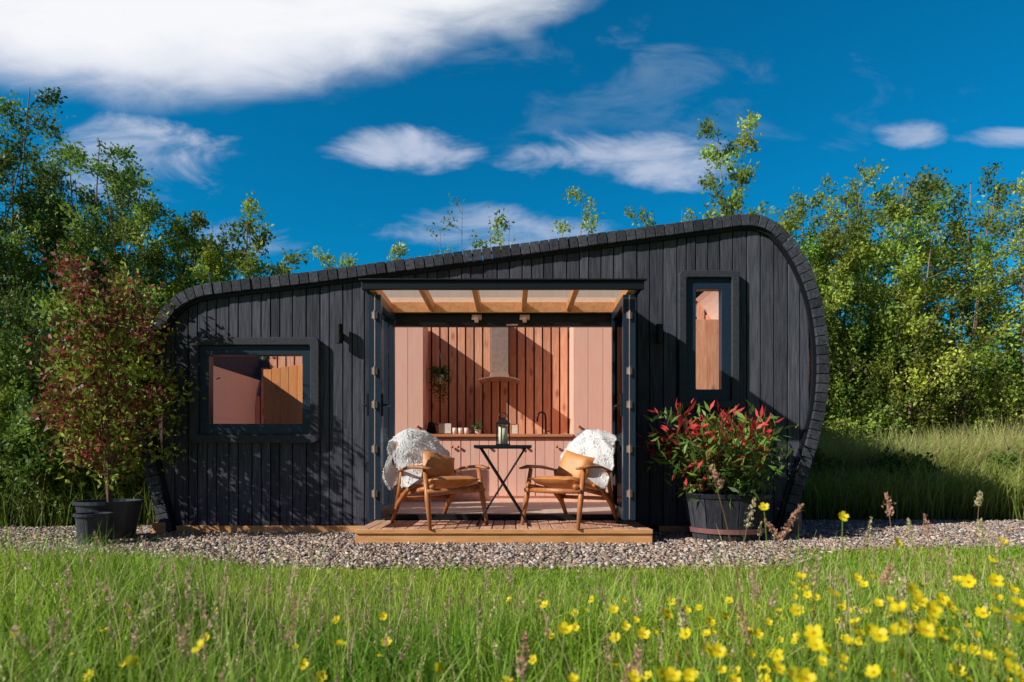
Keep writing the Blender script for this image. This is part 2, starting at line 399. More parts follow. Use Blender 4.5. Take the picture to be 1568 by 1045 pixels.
for a in (0,2.1,4.2): g.tube([(hx+.07*math.cos(a),2.45+.07*math.sin(a),1.94),(hx,2.45,2.3)],.003,4)
hp=g.build('hanging_plant',['cream'],None,smooth=True)
P=[];
for i in range(40):
    a=random.uniform(0,6.3); r=random.uniform(.04,.13); L_=random.uniform(.05,.45)
    for t in np.linspace(0,1,14): P.append((hx+math.cos(a)*r*min(1,t*3),2.42+math.sin(a)*r*.7,2.0-L_*t+.06*math.sin(t*3)))
P=np.array(P)+rng.normal(size=(len(P),3))*.012
mesh_np('trailing_leaves',[leaves(P,rng.uniform(.03,.055,len(P)),np.array([.09,.19,.05])*rng.uniform(.6,1.6,(len(P),1)),.6)],['leaf'],hp)
g=G(); g.lathe([(0,0),(.035,0),(.045,.07),(.04,.07)],(-.47,2.3,1.101),16); sp=g.build('potted_herb',['white'],None)
P=np.array([-.47,2.3,1.2])+rng.normal(size=(90,3))*.03; mesh_np('herb_leaves',[leaves(P,rng.uniform(.03,.05,90),np.tile([.08,.2,.05],(90,1)))],['leaf'],sp)
# header, jambs
g=G()
g.box(-1.30,1.12,.02,.1,2.125,2.245); g.box(-1.30,-1.215,.02,.1,.2,2.125); g.box(1.035,1.12,.02,.1,.2,2.125); g.box(-1.3,1.12,-.02,.098,.145,.2)
g.box(-1.30,1.12,.03,.09,2.25,2.36)
g.build('door_lining',['black'],cab,.004)
g=G()
for rx in (-.36,.13): g.box(rx-.05,rx+.05,-.01,.015,2.18,2.235); g.box(rx-.02,rx+.02,-.03,.0,2.15,2.21)
g.box(-.06,.06,0,.018,2.125,2.14)
g.build('door_runners',['steel'],cab,.004)
def leaf(name,p,q,z0,z1,gl,th=.045):
    p=Vector((p[0],p[1],0)); q=Vector((q[0],q[1],0)); d=q-p; L_=d.length; ang=math.atan2(d.y,d.x)
    T=Matrix.Translation(p)@Matrix.Rotation(ang,4,'Z'); g=G(); s=.075
    g.box(0,s,-th/2,th/2,z0,z1,0,T=T); g.box(L_-s,L_,-th/2,th/2,z0,z1,0,T=T)
    g.box(s,L_-s,-th/2,th/2,z0,z0+.1,0,T=T); g.box(s,L_-s,-th/2,th/2,z1-.08,z1,0,T=T)
    g.add([(s,0,z0+.1),(L_-s,0,z0+.1),(L_-s,0,z1-.08),(s,0,z1-.08)],[(0,1,2,3)],1,T=T)
    return g.build(name,['navy',gl],cab)
leaf('folding_door_panel_1',(-1.27,-.03),(-1.262,-.80),.215,2.235,'glass'); leaf('folding_door_panel_2',(-1.205,-.06),(-1.20,-.80),.215,2.235,'glass')
leaf('folding_door_panel_3',(1.03,-.06),(1.02,-.80),.215,2.235,'glassd'); leaf('folding_door_panel_4',(1.092,-.03),(1.085,-.80),.215,2.235,'glassd')
g=G()
for sx in (-1.232,1.053):
    for hz in (.45,.85,1.55,2.05,1.25):
        g.tube([(sx,-.815,hz-.04),(sx,-.815,hz+.04)],.008,8); g.box(sx-.025,sx+.025,-.808,-.802,hz-.03,hz+.03)
    g.box(sx-.005,sx+.005,-.80,-.78,.22,2.23)
g.build('door_hinges',['steel'],cab)
g=G()
for sx,hz in ((-1.17,1.25),(.99,1.25),(-1.305,1.25)):
    g.box(sx-.006,sx+.006,-.77,-.73,hz-.1,hz+.1); g.tube([(sx,-.75,hz),(sx+(.04 if sx>-1.25 and sx<0 else -.04),-.75,hz),(sx+(.04 if sx>-1.25 and sx<0 else -.04),-.64,hz)],.009,8)
g.build('door_handles',['black'],cab)
# canopy
g=G()
g.box(-1.32,1.16,-.93,-.89,2.25,2.325); g.box(-1.34,1.18,-.95,-.9,2.325,2.34); g.box(-1.32,-1.285,-.89,.0,2.27,2.345); g.box(1.125,1.16,-.89,.0,2.27,2.345)
g.build('canopy_frame',['black'],cab,.004)
g=G()
for rx in (-1.245,-.81,-.335,.12,.575,1.06): 
    g.box(rx-.024,rx+.024,-.88,-.05,2.262,2.35)
g.box(-1.27,1.11,-.045,-.004,2.25,2.40)
g.build('canopy_rafters',['orange'],cab,.003)
g=G(); g.add([(-1.32,-.9,2.353),(1.16,-.9,2.353),(1.16,0,2.353),(-1.32,0,2.353)],[(0,1,2,3)]); g.build('canopy_sheet',['canopy'],cab)
# deck
dk=empty('timber_deck'); g=G(); x=-1.385; xe=1.24; k=24; w=(xe-x)/k
for i in range(k):
    v=random.uniform(.75,1.2); g.box(x+i*w+.005,x+(i+1)*w-.005,-.86,-.025,.115,.14,0,(v,v*.98,v*.96))
g.build('deck_planks',['deck'],dk,.003)
g=G(); g.box(-1.385,1.24,-.83,-.03,0,.11); g.build('deck_joists',['dark'],dk)
g=G(); g.box(-1.39,1.245,-.868,-.835,.0,.10); g.box(-1.39,1.245,-.885,-.862,.1,.138); g.build('deck_fascia',['skirt'],dk,.003)
# ---------------------------------------------------------------- chairs
def pillow(g,w,h,t,T,mat=0,n=12):
    vs=[];fs=[]
    for sgn in (1,-1):
        o=len(vs)
        for i in range(n+1):
            for j in range(n+1):
                u=-1+2*i/n;v=-1+2*j/n; th=((1-u**4)*(1-v**4))**.45
                x=u*w/2*(1-.06*(1-v*v)*(abs(u)**3)); z=v*h/2*(1-.06*(1-u*u)*(abs(v)**3))
                vs.append((x,sgn*th*t/2+random.uniform(-.002,.002),z))
        for i in range(n):
            for j in range(n):
                a=o+i*(n+1)+j; q=(a,a+1,a+n+2,a+n+1); fs.append(q if sgn<0 else q[::-1])
    g.add(vs,fs,mat,T=T)
def chair(loc,rot):
    e=empty('lounge_chair'); T=Matrix.Translation(loc)@Matrix.Rotation(rot,4,'Z')
    g=G()
    for s in (-1,1):
        g.tube([(s*.31,-.36,0),(s*.30,-.30,.26),(s*.295,-.24,.53)],[.016,.027,.02],8,T=T)
        g.tube([(s*.29,.40,0),(s*.285,.27,.20),(s*.28,.10,.33),(s*.285,-.05,.38)],[.016,.026,.026,.016],8,T=T)
        g.tube([(s*.29,.30,.17),(s*.285,.24,.36),(s*.30,.18,.50)],[.018,.022,.018],8,T=T)
        g.tube([(s*.31,-.37,.535),(s*.335,-.22,.55),(s*.33,-.02,.545),(s*.31,.14,.52),(s*.285,.27,.50)],[.028,.046,.040,.03,.022],8,flat=.4,T=T)
        g.tube([(s*.26,-.34,.375),(s*.26,.28,.27)],[.024,.024],8,T=T)
        g.tube([(s*.23,.20,.27),(s*.235,.34,.60),(s*.22,.42,.80)],[.02,.022,.016],8,T=T)
    g.tube([(-.31,-.31,.33),(0,-.325,.33),(.31,-.31,.33)],[.02,.028,.02],8,T=T); g.tube([(-.3,.28,.24),(.3,.28,.24)],.02,8,T=T)
    for z,y in ((.80,.42),(.68,.375),(.56,.33),(.44,.28)): g.tube([(-.22,y-.01,z),(0,y+.035,z),(.22,y-.01,z)],[.018,.024,.018],8,flat=.6,T=T)
    g.build('chair_frame',['teak'],e,smooth=True)
    g=G(); pillow(g,.50,.60,.10,T@Matrix.Translation((0,-.045,.385))@Matrix.Rotation(math.radians(80),4,'X'))
    g.build('seat_pad',['leather'],e,smooth=True)
    g=G(); pillow(g,.36,.29,.14,T@Matrix.Translation((.02,.04,.54))@Matrix.Rotation(math.radians(-20),4,'X')@Matrix.Rotation(math.radians(14),4,'Y'))
    g.build('cushion',['leather'],None,smooth=True)
    path=[(.02,.43),(.14,.46),(.22,.56),(.28,.68),(.34,.79),(.385,.86),(.45,.865),(.48,.80),(.485,.68),(.48,.54),(.47,.40)]
    path=catmull(np.array(path),4); m=len(path); nx=16
    wd=lambda t:.28+.03*math.sin(t*9)+.02*math.sin(t*23)
    tt=np.linspace(0,1,m); tg=np.gradient(path,axis=0); tg/=np.linalg.norm(tg,axis=1,keepdims=True); nr=np.c_[-tg[:,1],tg[:,0]]
    grid=np.zeros((m,nx+1,3)); gn=np.zeros((m,nx+1,3))
    for i in range(m):
        for j in range(nx+1):
            u=-1+2*j/nx; lump=.014*math.sin(i*.7+u*4)+.008*math.sin(u*9+i*.8)
            drop=.07*u*u
            p=path[i]+nr[i]*(.045*(1-u**4)+lump*.8); grid[i,j]=(u*wd(tt[i]),p[0],p[1]-drop); gn[i,j]=(u*.7,nr[i][0],nr[i][1])
    g=G(); vs=[tuple(x) for x in grid.reshape(-1,3)]
    fs=[(i*(nx+1)+j,i*(nx+1)+j+1,(i+1)*(nx+1)+j+1,(i+1)*(nx+1)+j) for i in range(m-1) for j in range(nx)]
    g.add(vs,fs,0,(.95,.945,.93),T=T); sk=g.build('sheepskin_rug',['fleece'],None,smooth=True)
    n=5200; ii=rng.uniform(0,m-1.001,n); jj=rng.uniform(0,nx-.001,n)
    e_=rng.random(n)<.3; jj[e_]=np.where(rng.random(e_.sum())<.5,.02,nx-.03)
    i0=ii.astype(int); j0=jj.astype(int); fi=(ii-i0)[:,None]; fj=(jj-j0)[:,None]
    Pp=(grid[i0,j0]*(1-fi)+grid[i0+1,j0]*fi)*(1-fj)+(grid[i0,j0+1]*(1-fi)+grid[i0+1,j0+1]*fi)*fj
    nn=unit(gn[i0,j0]); clump=np.stack([np.sin(ii*1.3+jj*.8),np.cos(jj*1.3+ii*.5),np.sin(ii*.9-jj*1.1)],1)
    d=unit(nn*.5+clump*.45+rng.normal(size=(n,3))*.2+np.array([0,0,-.6]))
    L_=rng.uniform(.014,.03,(n,1)); s=unit(np.cross(d,nn+rng.normal(size=(n,3))*.3))*.0036
    V=np.stack([Pp-s,Pp+s,Pp+d*L_*.6+s,Pp+d*L_*.6-s],1); V2=np.stack([Pp+d*L_*.6-s,Pp+d*L_*.6+s,Pp+d*L_+s*.2+np.array([0,0,-.006]),Pp+d*L_-s*.2+np.array([0,0,-.006])],1)
    V=np.concatenate([V,V2]).reshape(-1,3); Tn=np.array(T); V=V@Tn[:3,:3].T+Tn[:3,3]
    C=np.repeat(np.tile(np.array([.95,.945,.93])*rng.uniform(.97,1.0,(n,1)),(2,1)),4,0)
    mesh_np('wool',[(V,np.arange(len(V)).reshape(-1,4),C,0)],['fleece'],sk)
chair((-.70,-.42,.14),math.radians(38)); chair((.56,-.42,.14),math.radians(-38))
# table
tb=empty('folding_table'); g=G(); tx=-.085; ty=-.45; zt=.885
g.prism([(tx-.26,zt),(tx+.26,zt),(tx+.26,zt-.012),(tx-.26,zt-.012)],ty-.24,ty+.24)
g.box(tx-.265,tx+.265,ty-.245,ty-.235,zt-.022,zt+.004); g.box(tx-.265,tx+.265,ty+.235,ty+.245,zt-.022,zt+.004); g.box(tx-.265,tx-.255,ty-.235,ty+.235,zt-.022,zt+.004); g.box(tx+.255,tx+.265,ty-.235,ty+.235,zt-.022,zt+.004)
for yy,o in ((ty-.2,0),(ty+.2,.0)):
    g.tube([(tx-.21,yy,zt-.02),(tx+.24,yy+.01,.15)],.009,8); g.tube([(tx+.21,yy+.02,zt-.02),(tx-.24,yy+.03,.15)],.009,8)
for xx in (-.24,.24): g.tube([(tx+xx,ty-.22,.15),(tx+xx,ty+.25,.15)],.009,8)
g.build('table_frame',['black'],tb,.001)
lan=empty('lantern'); g=G(); lx=tx; ly=ty; z=zt+.004; a=.06
g.box(lx-.068,lx+.068,ly-.068,ly+.068,z,z+.015)
for sx in (-1,1):
    for sy in (-1,1): g.box(lx+sx*a-.005,lx+sx*a+.005,ly+sy*a-.005,ly+sy*a+.005,z+.015,z+.2)
g.box(lx-.068,lx+.068,ly-.068,ly+.068,z+.2,z+.21)
g.add([(lx-.068,ly-.068,z+.21),(lx+.068,ly-.068,z+.21),(lx+.068,ly+.068,z+.21),(lx-.068,ly+.068,z+.21),(lx-.025,ly-.025,z+.25),(lx+.025,ly-.025,z+.25),(lx+.025,ly+.025,z+.25),(lx-.025,ly+.025,z+.25)],[(0,1,5,4),(1,2,6,5),(2,3,7,6),(3,0,4,7),(4,5,6,7)])
g.box(lx-.02,lx+.02,ly-.02,ly+.02,z+.25,z+.265)
g.tube([(lx+.045*math.cos(t),ly,z+.262+.05*math.sin(t)) for t in np.linspace(0,math.pi,9)],.004,6)
g.build('lantern_frame',['black'],lan)
g=G(); g.lathe([(0,0),(.042,0),(.042,.165),(.034,.17),(0,.165)],(lx,ly,z+.015),20); g.build('candle',['candle'],lan,smooth=True)
# ---------------------------------------------------------------- ground
g=G(); g.add([(-300,-300,0),(300,-300,0),(300,300,0),(-300,300,0)],[(0,1,2,3)]); g.build('ground',['ground'])
GP=[(-8,-1.45),(-4.05,-1.48),(-3.0,-1.5),(-2.47,-1.6),(-2.1,-1.88),(-1.75,-2.08),(-.8,-2.14),(0,-2.12),(1.0,-2.12),(1.87,-2.05),(2.15,-1.8),(2.35,-1.32),(3.3,-1.1),(4.4,-1.02),(9,-.8),(9,1.4),(3.3,1.5),(3.3,3.6),(-4.4,3.6),(-4.0,.6),(-8,.2)]
g=G(); g.add([(p[0],p[1],.004) for p in GP],[tuple(range(len(GP)))]); g.build('gravel_path',['gravelbed'])
def inpoly(X,Y,P):
    r=np.zeros(len(X),bool); n=len(P)
    for i in range(n):
        x1,y1=P[i];x2,y2=P[(i+1)%n]
        c=((y1>Y)!=(y2>Y))&(X<(x2-x1)*(Y-y1)/((y2-y1) if y2!=y1 else 1e-9)+x1); r^=c
    return r
n=66000; X=rng.uniform(-6,6.5,n); Y=rng.uniform(-2.25,1.3,n); jx=X+rng.normal(size=n)*.09; jy=Y+rng.normal(size=n)*.09
k=inpoly(jx,jy,GP)&~((X>-3.6)&(X<2.9)&(Y>.05))&~((X>-1.38)&(X<1.23)&(Y>-.82)); X=X[k];Y=Y[k]; n=len(X)
cube=np.array([[-1,-1,-1],[1,-1,-1],[1,1,-1],[-1,1,-1],[-1,-1,1],[1,-1,1],[1,1,1],[-1,1,1]],float); cf=np.array([[0,3,2,1],[4,5,6,7],[0,1,5,4],[1,2,6,5],[2,3,7,6],[3,0,4,7]])
sz=rng.uniform(.006,.018,(n,1,1))*np.stack([rng.uniform(.8,1.7,n),rng.uniform(.5,1.1,n),rng.uniform(.2,.6,n)],1)[:,None,:]
V=(cube[None]*rng.uniform(.5,1.1,(n,8,1))+rng.normal(size=(n,8,3))*.18)*sz
def rots(n,tilt):
    az=rng.uniform(0,6.283,n); a=rng.normal(size=n)*tilt; b=rng.normal(size=n)*tilt
    cz,sz_=np.cos(az),np.sin(az); Rz=np.zeros((n,3,3)); Rz[:,0,0]=cz;Rz[:,0,1]=-sz_;Rz[:,1,0]=sz_;Rz[:,1,1]=cz;Rz[:,2,2]=1
    Rx=np.zeros((n,3,3)); Rx[:,0,0]=1;Rx[:,1,1]=np.cos(a);Rx[:,1,2]=-np.sin(a);Rx[:,2,1]=np.sin(a);Rx[:,2,2]=np.cos(a)
    Ry=np.zeros((n,3,3)); Ry[:,1,1]=1;Ry[:,0,0]=np.cos(b);Ry[:,0,2]=np.sin(b);Ry[:,2,0]=-np.sin(b);Ry[:,2,2]=np.cos(b)
    return Rz@Rx@Ry
V=np.einsum('nij,nkj->nki',rots(n,.4),V)+np.stack([X,Y,.006+rng.uniform(0,.012,n)],1)[:,None,:]
pal=np.array([[.50,.37,.29],[.37,.27,.22],[.58,.46,.37],[.22,.18,.17],[.56,.35,.24],[.70,.62,.53],[.30,.26,.24]])
C=np.repeat(pal[rng.integers(0,7,n)]*rng.uniform(.65,1.15,(n,1)),8,0)
mesh_np('gravel_stones',[(V.reshape(-1,3),(cf[None]+np.arange(n)[:,None,None]*8).reshape(-1,4),C,0)],['stone'])
# lawn
def patch(P0,f=1.3,s=0): return .5+.5*np.sin(P0[:,0]*f*2.1+s+np.sin(P0[:,1]*f*1.7+s)*1.5)*np.sin(P0[:,1]*f*2.6+np.cos(P0[:,0]*f)*1.3+s)
n=110000; X=rng.uniform(-5.5,6,n); Y=rng.uniform(-3.9,-.9,n)
k=~inpoly(X+rng.normal(size=n)*.06,Y+rng.normal(size=n)*.06,GP); P=np.stack([X[k],Y[k],np.zeros(k.sum())],1); n=len(P)
pt=patch(P)[:,None]; C=(np.array([.26,.46,.03])*(1-pt)+np.array([.46,.57,.06])*pt)*rng.uniform(.65,1.25,(n,1)); dry=rng.random(n)<.12; C[dry]=np.array([.62,.55,.18])
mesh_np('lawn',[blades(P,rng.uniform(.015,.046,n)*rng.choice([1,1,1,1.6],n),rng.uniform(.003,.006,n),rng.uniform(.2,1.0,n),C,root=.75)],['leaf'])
# meadow
n=78000; X=rng.uniform(-3.8,4.2,n); Y=-6.6+rng.uniform(.75,3.3,n)
edge=2.85+.14*np.sin(X*2.3)+.12*np.sin(X*5.1)+np.where(X<-1.0,.8*np.minimum(1,(-1.0-X)),0)+np.where(X>1.5,.5*np.minimum(1,X-1.5),0)
k=(Y+6.6<edge+rng.normal(size=n)*.2); X=X[k];Y=Y[k];n=len(X); P=np.stack([X,Y,np.zeros(n)],1); dd=Y+6.6
cl_=patch(P,2.3,4)
h=rng.uniform(.10,.28,n)*(.8+.35*patch(P,.9,2)+.35*cl_)*np.where(X<-1.2,1.35,np.where(X>1.3,1.25,1.0))*np.clip((edge[k]-dd)*.9+.4,.3,1); pt=patch(P,1.1,1)[:,None]
C=(np.array([.15,.33,.022])*(1-pt)+np.array([.40,.54,.045])*pt)*rng.uniform(.5,1.35,(n,1)); dry=rng.random(n)<.07; C[dry]=np.array([.64,.52,.22])*rng.uniform(.7,1.1,(dry.sum(),1))
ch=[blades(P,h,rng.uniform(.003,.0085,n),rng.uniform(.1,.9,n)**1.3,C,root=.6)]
n=4200; X=rng.uniform(-2.6,2.8,n); Y=-6.6+rng.uniform(.95,3.0,n); k=np.abs(X)<(Y+6.6)*.95; X=X[k];Y=Y[k];n=len(X); P=np.stack([X,Y,np.zeros(n)],1)
C=np.array([.42,.56,.08])*rng.uniform(.5,1.3,(n,1)); dr=rng.random(n)<.25; C[dr]=np.array([.68,.56,.30])
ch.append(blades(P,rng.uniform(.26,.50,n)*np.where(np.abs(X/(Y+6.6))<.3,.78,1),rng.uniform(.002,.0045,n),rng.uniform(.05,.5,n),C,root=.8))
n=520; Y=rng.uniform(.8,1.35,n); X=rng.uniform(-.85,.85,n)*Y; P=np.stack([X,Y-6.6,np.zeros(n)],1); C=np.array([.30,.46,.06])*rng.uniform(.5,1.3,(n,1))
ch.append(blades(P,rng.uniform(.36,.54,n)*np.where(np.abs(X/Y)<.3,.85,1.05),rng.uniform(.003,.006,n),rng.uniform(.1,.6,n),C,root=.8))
mesh_np('meadow_grass',ch,['leaf'])
# seed heads
ch=[]
def stalk(x,d,hz,kind):
    y=-6.6+d; b=np.array([x,y,0.]); lean=rng.normal(size=2)*.06*hz*2
    t=np.linspace(0,1,6)[:,None]; pts=b+np.hstack([t**2*lean[0],t**2*lean[1],t*hz])
    col=(.36,.38,.10) if kind=='grass' else (.40,.22,.11)
    gtube(ch,pts,.002,.001,4,col,0)
    L_=rng.uniform(.05,.10) if kind=='grass' else rng.uniform(.06,.13); m=34 if kind=='grass' else 120
    s=rng.uniform(0,1,m); c=pts[-1]-np.array([lean[0]*.3,lean[1]*.3,L_*.9])*s[:,None]
    r=(.004 if kind=='grass' else .0075)*np.sin(np.clip(s,.08,1)*2.6)[:,None]
    Pp=c+rng.normal(size=(m,3))*np.array([1,1,.3])*r
    base=np.array([.78,.48,.38]) if kind=='grass' else np.array([.70,.38,.27])
    if rng.random()<.4: base=np.array([.72,.62,.34])
    ch.append(leaves(Pp,rng.uniform(.006,.014,m),base*rng.uniform(.6,1.3,(m,1)),.45,1.4,0))
for i in range(280):
    d=rng.uniform(1.2,3.1); x=rng.uniform(-.85,.95)*d; hh=rng.uniform(.26,.48)
    if abs(x/d)<.35: hh*=.78
    stalk(x,d,hh,'grass')
for px,py,d in ((1145,715,2.0),(1137,770,2.05),(1380,760,2.2),(1062,915,1.6),(1490,755,2.6),(1433,790,2.6),(1240,850,2.0),(1325,862,1.9),(790,975,1.5),(440,925,1.8),(1375,880,1.8),(1175,925,1.6),(1560,790,2.3),(340,1000,1.5),(905,980,1.5),(1120,765,2.4),(1308,795,2.6),(1420,800,2.0),(1470,830,1.9),(1530,800,2.1),(1260,800,2.3),(100,940,1.7),(230,930,1.9)):
    stalk((px-784)*d/F,d,EH+(HY-py)*d/F,'dock' if py<1000 and px>300 else 'grass')
mesh_np('seed_head_stalks',ch,['leaf'])
# buttercups
ch=[]
def butter(x,y,z,r):
    b=np.array([x+rng.normal()*.04,y+rng.normal()*.04,0]); e=np.array([x,y,z]); mid=(b+e)/2+np.array([rng.normal()*.015,rng.normal()*.015,0])
    gtube(ch,[b,mid,e],.0018,.0013,4,(.24,.38,.05),0)
    n=unit(np.array([[rng.normal()*.5,rng.normal()*.4-.6,.7]]))[0]; a=unit(np.cross(n,[[.3,.9,.1]]))[0]; c=np.cross(n,a)
    V=[];Fc=[]
    for k in range(5):
        t=k*2*math.pi/5+rng.uniform(-.1,.1); dr=a*math.cos(t)+c*math.sin(t); sd=-a*math.sin(t)+c*math.cos(t)
        o=len(V); V+=[e,e+dr*r*.55+sd*r*.42+n*r*.2,e+dr*r*.95+sd*r*.3+n*r*.5,e+dr*r*.95-sd*r*.3+n*r*.5,e+dr*r*.55-sd*r*.42+n*r*.2]
        Fc.append([o,o+1,o+2,o+3,o+4])
    V=np.array(V); ch.append((V,np.array(Fc),np.tile([.95,.76,.015],(len(V),1))*rng.uniform(.92,1.0),1))
    m=12; ch.append(leaves(np.tile(e+n*r*.15,(m,1)),np.full(m,r*.35),np.tile([.7,.5,.02],(m,1)),.4,0,1,np.tile(n,(m,1))))
for i in range(150):
    u=(850+rng.beta(1.6,1.1)*718) if i<128 else rng.uniform(0,900); d=rng.uniform(1.15,2.4)
    v=1045-(rng.uniform(0,1)**1.3)*(165 if u>1200 else 110 if u>850 else 75)
    z=EH+(HY-v)*d/F; z=min(max(z,.24),.6); butter((u-784)*d/F,-6.6+d,z,rng.uniform(.009,.017))
for i in range(34):
    u=940+rng.beta(1.5,1.0)*628; d=rng.uniform(.9,1.25); v=rng.uniform(900,1040) if u>1250 else rng.uniform(960,1045)
    butter((u-784)*d/F,-6.6+d,EH+(HY-v)*d/F,rng.uniform(.011,.015))
for u,v,d in ((1170,778,2.1),(1290,792,2.0),(1373,832,1.9),(1517,860,1.9),(1410,922,1.7),(1228,900,1.8),(1441,918,1.6),(985,972,1.6),(1190,1005,1.5),(1465,1030,1.3),(1020,942,1.8),(835,928,2.1),(25,972,1.9),(115,992,2.0),(670,1026,1.6),(592,985,1.8),(1085,953,1.8),(1535,830,2.4),(1380,965,1.5),(1310,955,1.6),(1505,940,1.6),(1550,905,1.8)):
    butter((u-784)*d/F,-6.6+d,EH+(HY-v)*d/F,.017)
mesh_np('buttercup_flowers',ch,['leaf','petal'])
# rough grass beside/behind
ch=[]
def rough(n,x0,x1,y0,y1,h0,h1,cA,cB):
    P=np.stack([rng.uniform(x0,x1,n),rng.uniform(y0,y1,n),np.zeros(n)],1); k=~inpoly(P[:,0],P[:,1],GP); P=P[k]; n=len(P)
    pt=patch(P,.8,3)[:,None]; C=(np.array(cA)*(1-pt)+np.array(cB)*pt)*rng.uniform(.6,1.3,(n,1)); dr=rng.random(n)<.14; C[dr]=np.array([.55,.42,.24])
    ch.append(blades(P,rng.uniform(h0,h1,n)*(1+.3*pt[:,0]),rng.uniform(.006,.014,n),rng.uniform(.1,.7,n),C))
rough(22000,3.2,12,1.4,3.4,.25,.75,(.20,.33,.04),(.40,.46,.08)); rough(30000,3.2,12,3.0,4.6,.75,1.25,(.30,.40,.08),(.58,.56,.22)); rough(12000,-11,-3.8,.2,4.0,.25,.6,(.12,.22,.03),(.24,.34,.05)); rough(6000,4.5,12,-.9,1.3,.1,.3,(.16,.26,.04),(.3,.38,.07))
mesh_np('rough_grass',ch,['leaf'])
# ---------------------------------------------------------------- trees
def tree(name,x,y,H,R,nst=6,dens=1.0,ls=.08,pal=((.06,.12,.02),(.14,.21,.03)),low=.15,z0=0,tipcol=None,bark=(.9,.85,.8),nb=12,trunk=.05,up=.2,parent=None,wr=.5,dirk=.7,sp_=1.0):
    ch=[];LP=[];LC=[];LD=[]
    p0=np.array(pal[0]);p1=np.array(pal[1])
    for s in range(nst):
        az=2*math.pi*s/nst+rng.uniform(-.5,.5); rr=R*rng.uniform(.15,.75) if nst>1 else R*.1; hh=(H-z0)*rng.uniform(.72,1.0) if s else (H-z0)
        if s==0: rr=R*.12
        t=np.linspace(0,1,9)[:,None]; wob=np.cumsum(rng.normal(size=(9,3))*.02*R,axis=0)*np.array([1,1,.2])
        pts=np.array([x,y,z0])+np.hstack([rr*math.cos(az)*t**1.2,rr*math.sin(az)*t**1.2,hh*t])+wob*t
        pts[0]=np.array([x+math.cos(az)*.04*nst*trunk,y+math.sin(az)*.04*nst*trunk,z0])
        gtube(ch,pts,trunk*rng.uniform(.6,1),trunk*.12,6,np.array(bark)*rng.uniform(.8,1.2))
        for b in range(nb):
            tb=low+(1-low)*(b+rng.random())/nb; i=min(int(tb*8),7); f=tb*8-i; o=pts[i]*(1-f)+pts[i+1]*f
            a2=az+rng.uniform(-1.9,1.9) if rr>R*.2 else rng.uniform(0,6.28); bl=R*rng.uniform(.35,.7)*(1.05-.75*tb)+.12*R
            upb=rng.uniform(.25,1.1)*bl
            q=np.linspace(0,1,6)[:,None]; bp=o+np.hstack([math.cos(a2)*bl*q,math.sin(a2)*bl*q,upb*q**1.3])+np.cumsum(rng.normal(size=(6,3))*.03*bl,axis=0)*q
            gtube(ch,bp,trunk*.28*(1.1-tb*.7),trunk*.05,4,np.array(bark))
            cl=rng.uniform(.4,1.35); hue=rng.random()
            for w in range(5):
                j=rng.uniform(.25,1)*5; i2=min(int(j),4); o2=bp[i2]*(1-(j-i2))+bp[i2+1]*(j-i2)
                tl=bl*rng.uniform(.25,.5)+.05; dv=unit(rng.normal(size=(1,3))+np.array([[math.cos(a2)*.5,math.sin(a2)*.5,.7]]))[0]
                e2=o2+dv*tl; gtube(ch,[o2,(o2+e2)/2+rng.normal(size=3)*.03*tl,e2],trunk*.07,trunk*.025,3,np.array(bark))
                m=max(2,int(30*dens*rng.uniform(.5,1.4))); tt=rng.random(m)**.8
                sp=(.09*tl+.02+ls*.3)*sp_
                LP.append(o2+(e2-o2)*tt[:,None]+rng.normal(size=(m,3))*sp)
                c=(p0*(1-hue)+p1*hue)*cl*rng.uniform(.7,1.35,(m,1))
                if tipcol is not None:
                    if rng.random()<tipcol[3](tb): c=np.tile(np.array(tipcol[:3]),(m,1))*rng.uniform(.5,1.3,(m,1))
                LC.append(c); LD.append(np.tile(dv,(m,1))*dirk)
    LP=np.concatenate(LP);LC=np.concatenate(LC);LD=np.concatenate(LD)
    ch.insert(0,leaves(LP,rng.uniform(.6,1.25,len(LP))*ls,LC,wr,up,0,LD))
    return mesh_np(name,ch,['leaf','bark'],parent)
dk_=((.08,.17,.035),(.24,.34,.055)); yg=((.20,.34,.05),(.50,.55,.085)); yg2=((.15,.28,.045),(.40,.47,.07)); md=((.17,.28,.035),(.42,.48,.06))
for x,y,H,R,p,de in ((-8.9,4.6,7.3,1.7,dk_,1.5),(-7.5,4.8,6.3,1.6,dk_,1.6),(-9.9,4.9,7.0,1.9,dk_,1.2),(-6.3,4.3,5.3,1.4,dk_,1.5),(-5.4,4.2,4.9,1.2,md,1.4),(-4.45,4.0,5.0,.9,md,1.1),(-3.8,3.9,4.0,.8,md,1.1),(-8.2,3.8,5.4,1.8,dk_,1.5)):
    tree('willow_tree',x,y,H,R,7 if R>1 else 4,de,.078,p,.08,nb=15 if R>1 else 11,trunk=.05)
for x,y,H,R,p in ((-6.2,1.8,2.9,1.1,dk_),(-5.1,2.2,3.1,1.0,md),(-7.4,2.2,3.4,1.3,dk_),(-4.6,1.5,1.9,.7,md),(-5.4,1.0,1.3,.7,dk_),(-6.6,.9,1.5,.8,md)):
    tree('willow_shrub',x,y,H,R,7,1.2,.07,p,.03,nb=11,trunk=.03)
for x,y,H,R,de in ((-2.2,5.2,4.75,.7,.6),(-3.0,5.0,4.4,.6,.6),(-1.5,5.4,5.1,.8,.14),(-1.0,5.6,5.55,.9,.16),(-.2,5.6,5.2,.7,.6),(1.15,5.6,5.75,.7,.7),(2.35,5.4,5.4,.6,.7),(3.05,5.4,5.4,.6,.7)):
    tree('alder_sapling',x,y,H,R,3,de,.075,yg,.3,nb=12,trunk=.03)
tree('birch_tree',4.2,5.4,7.0,.95,3,1.2,.085,yg,.3,nb=16,trunk=.04)
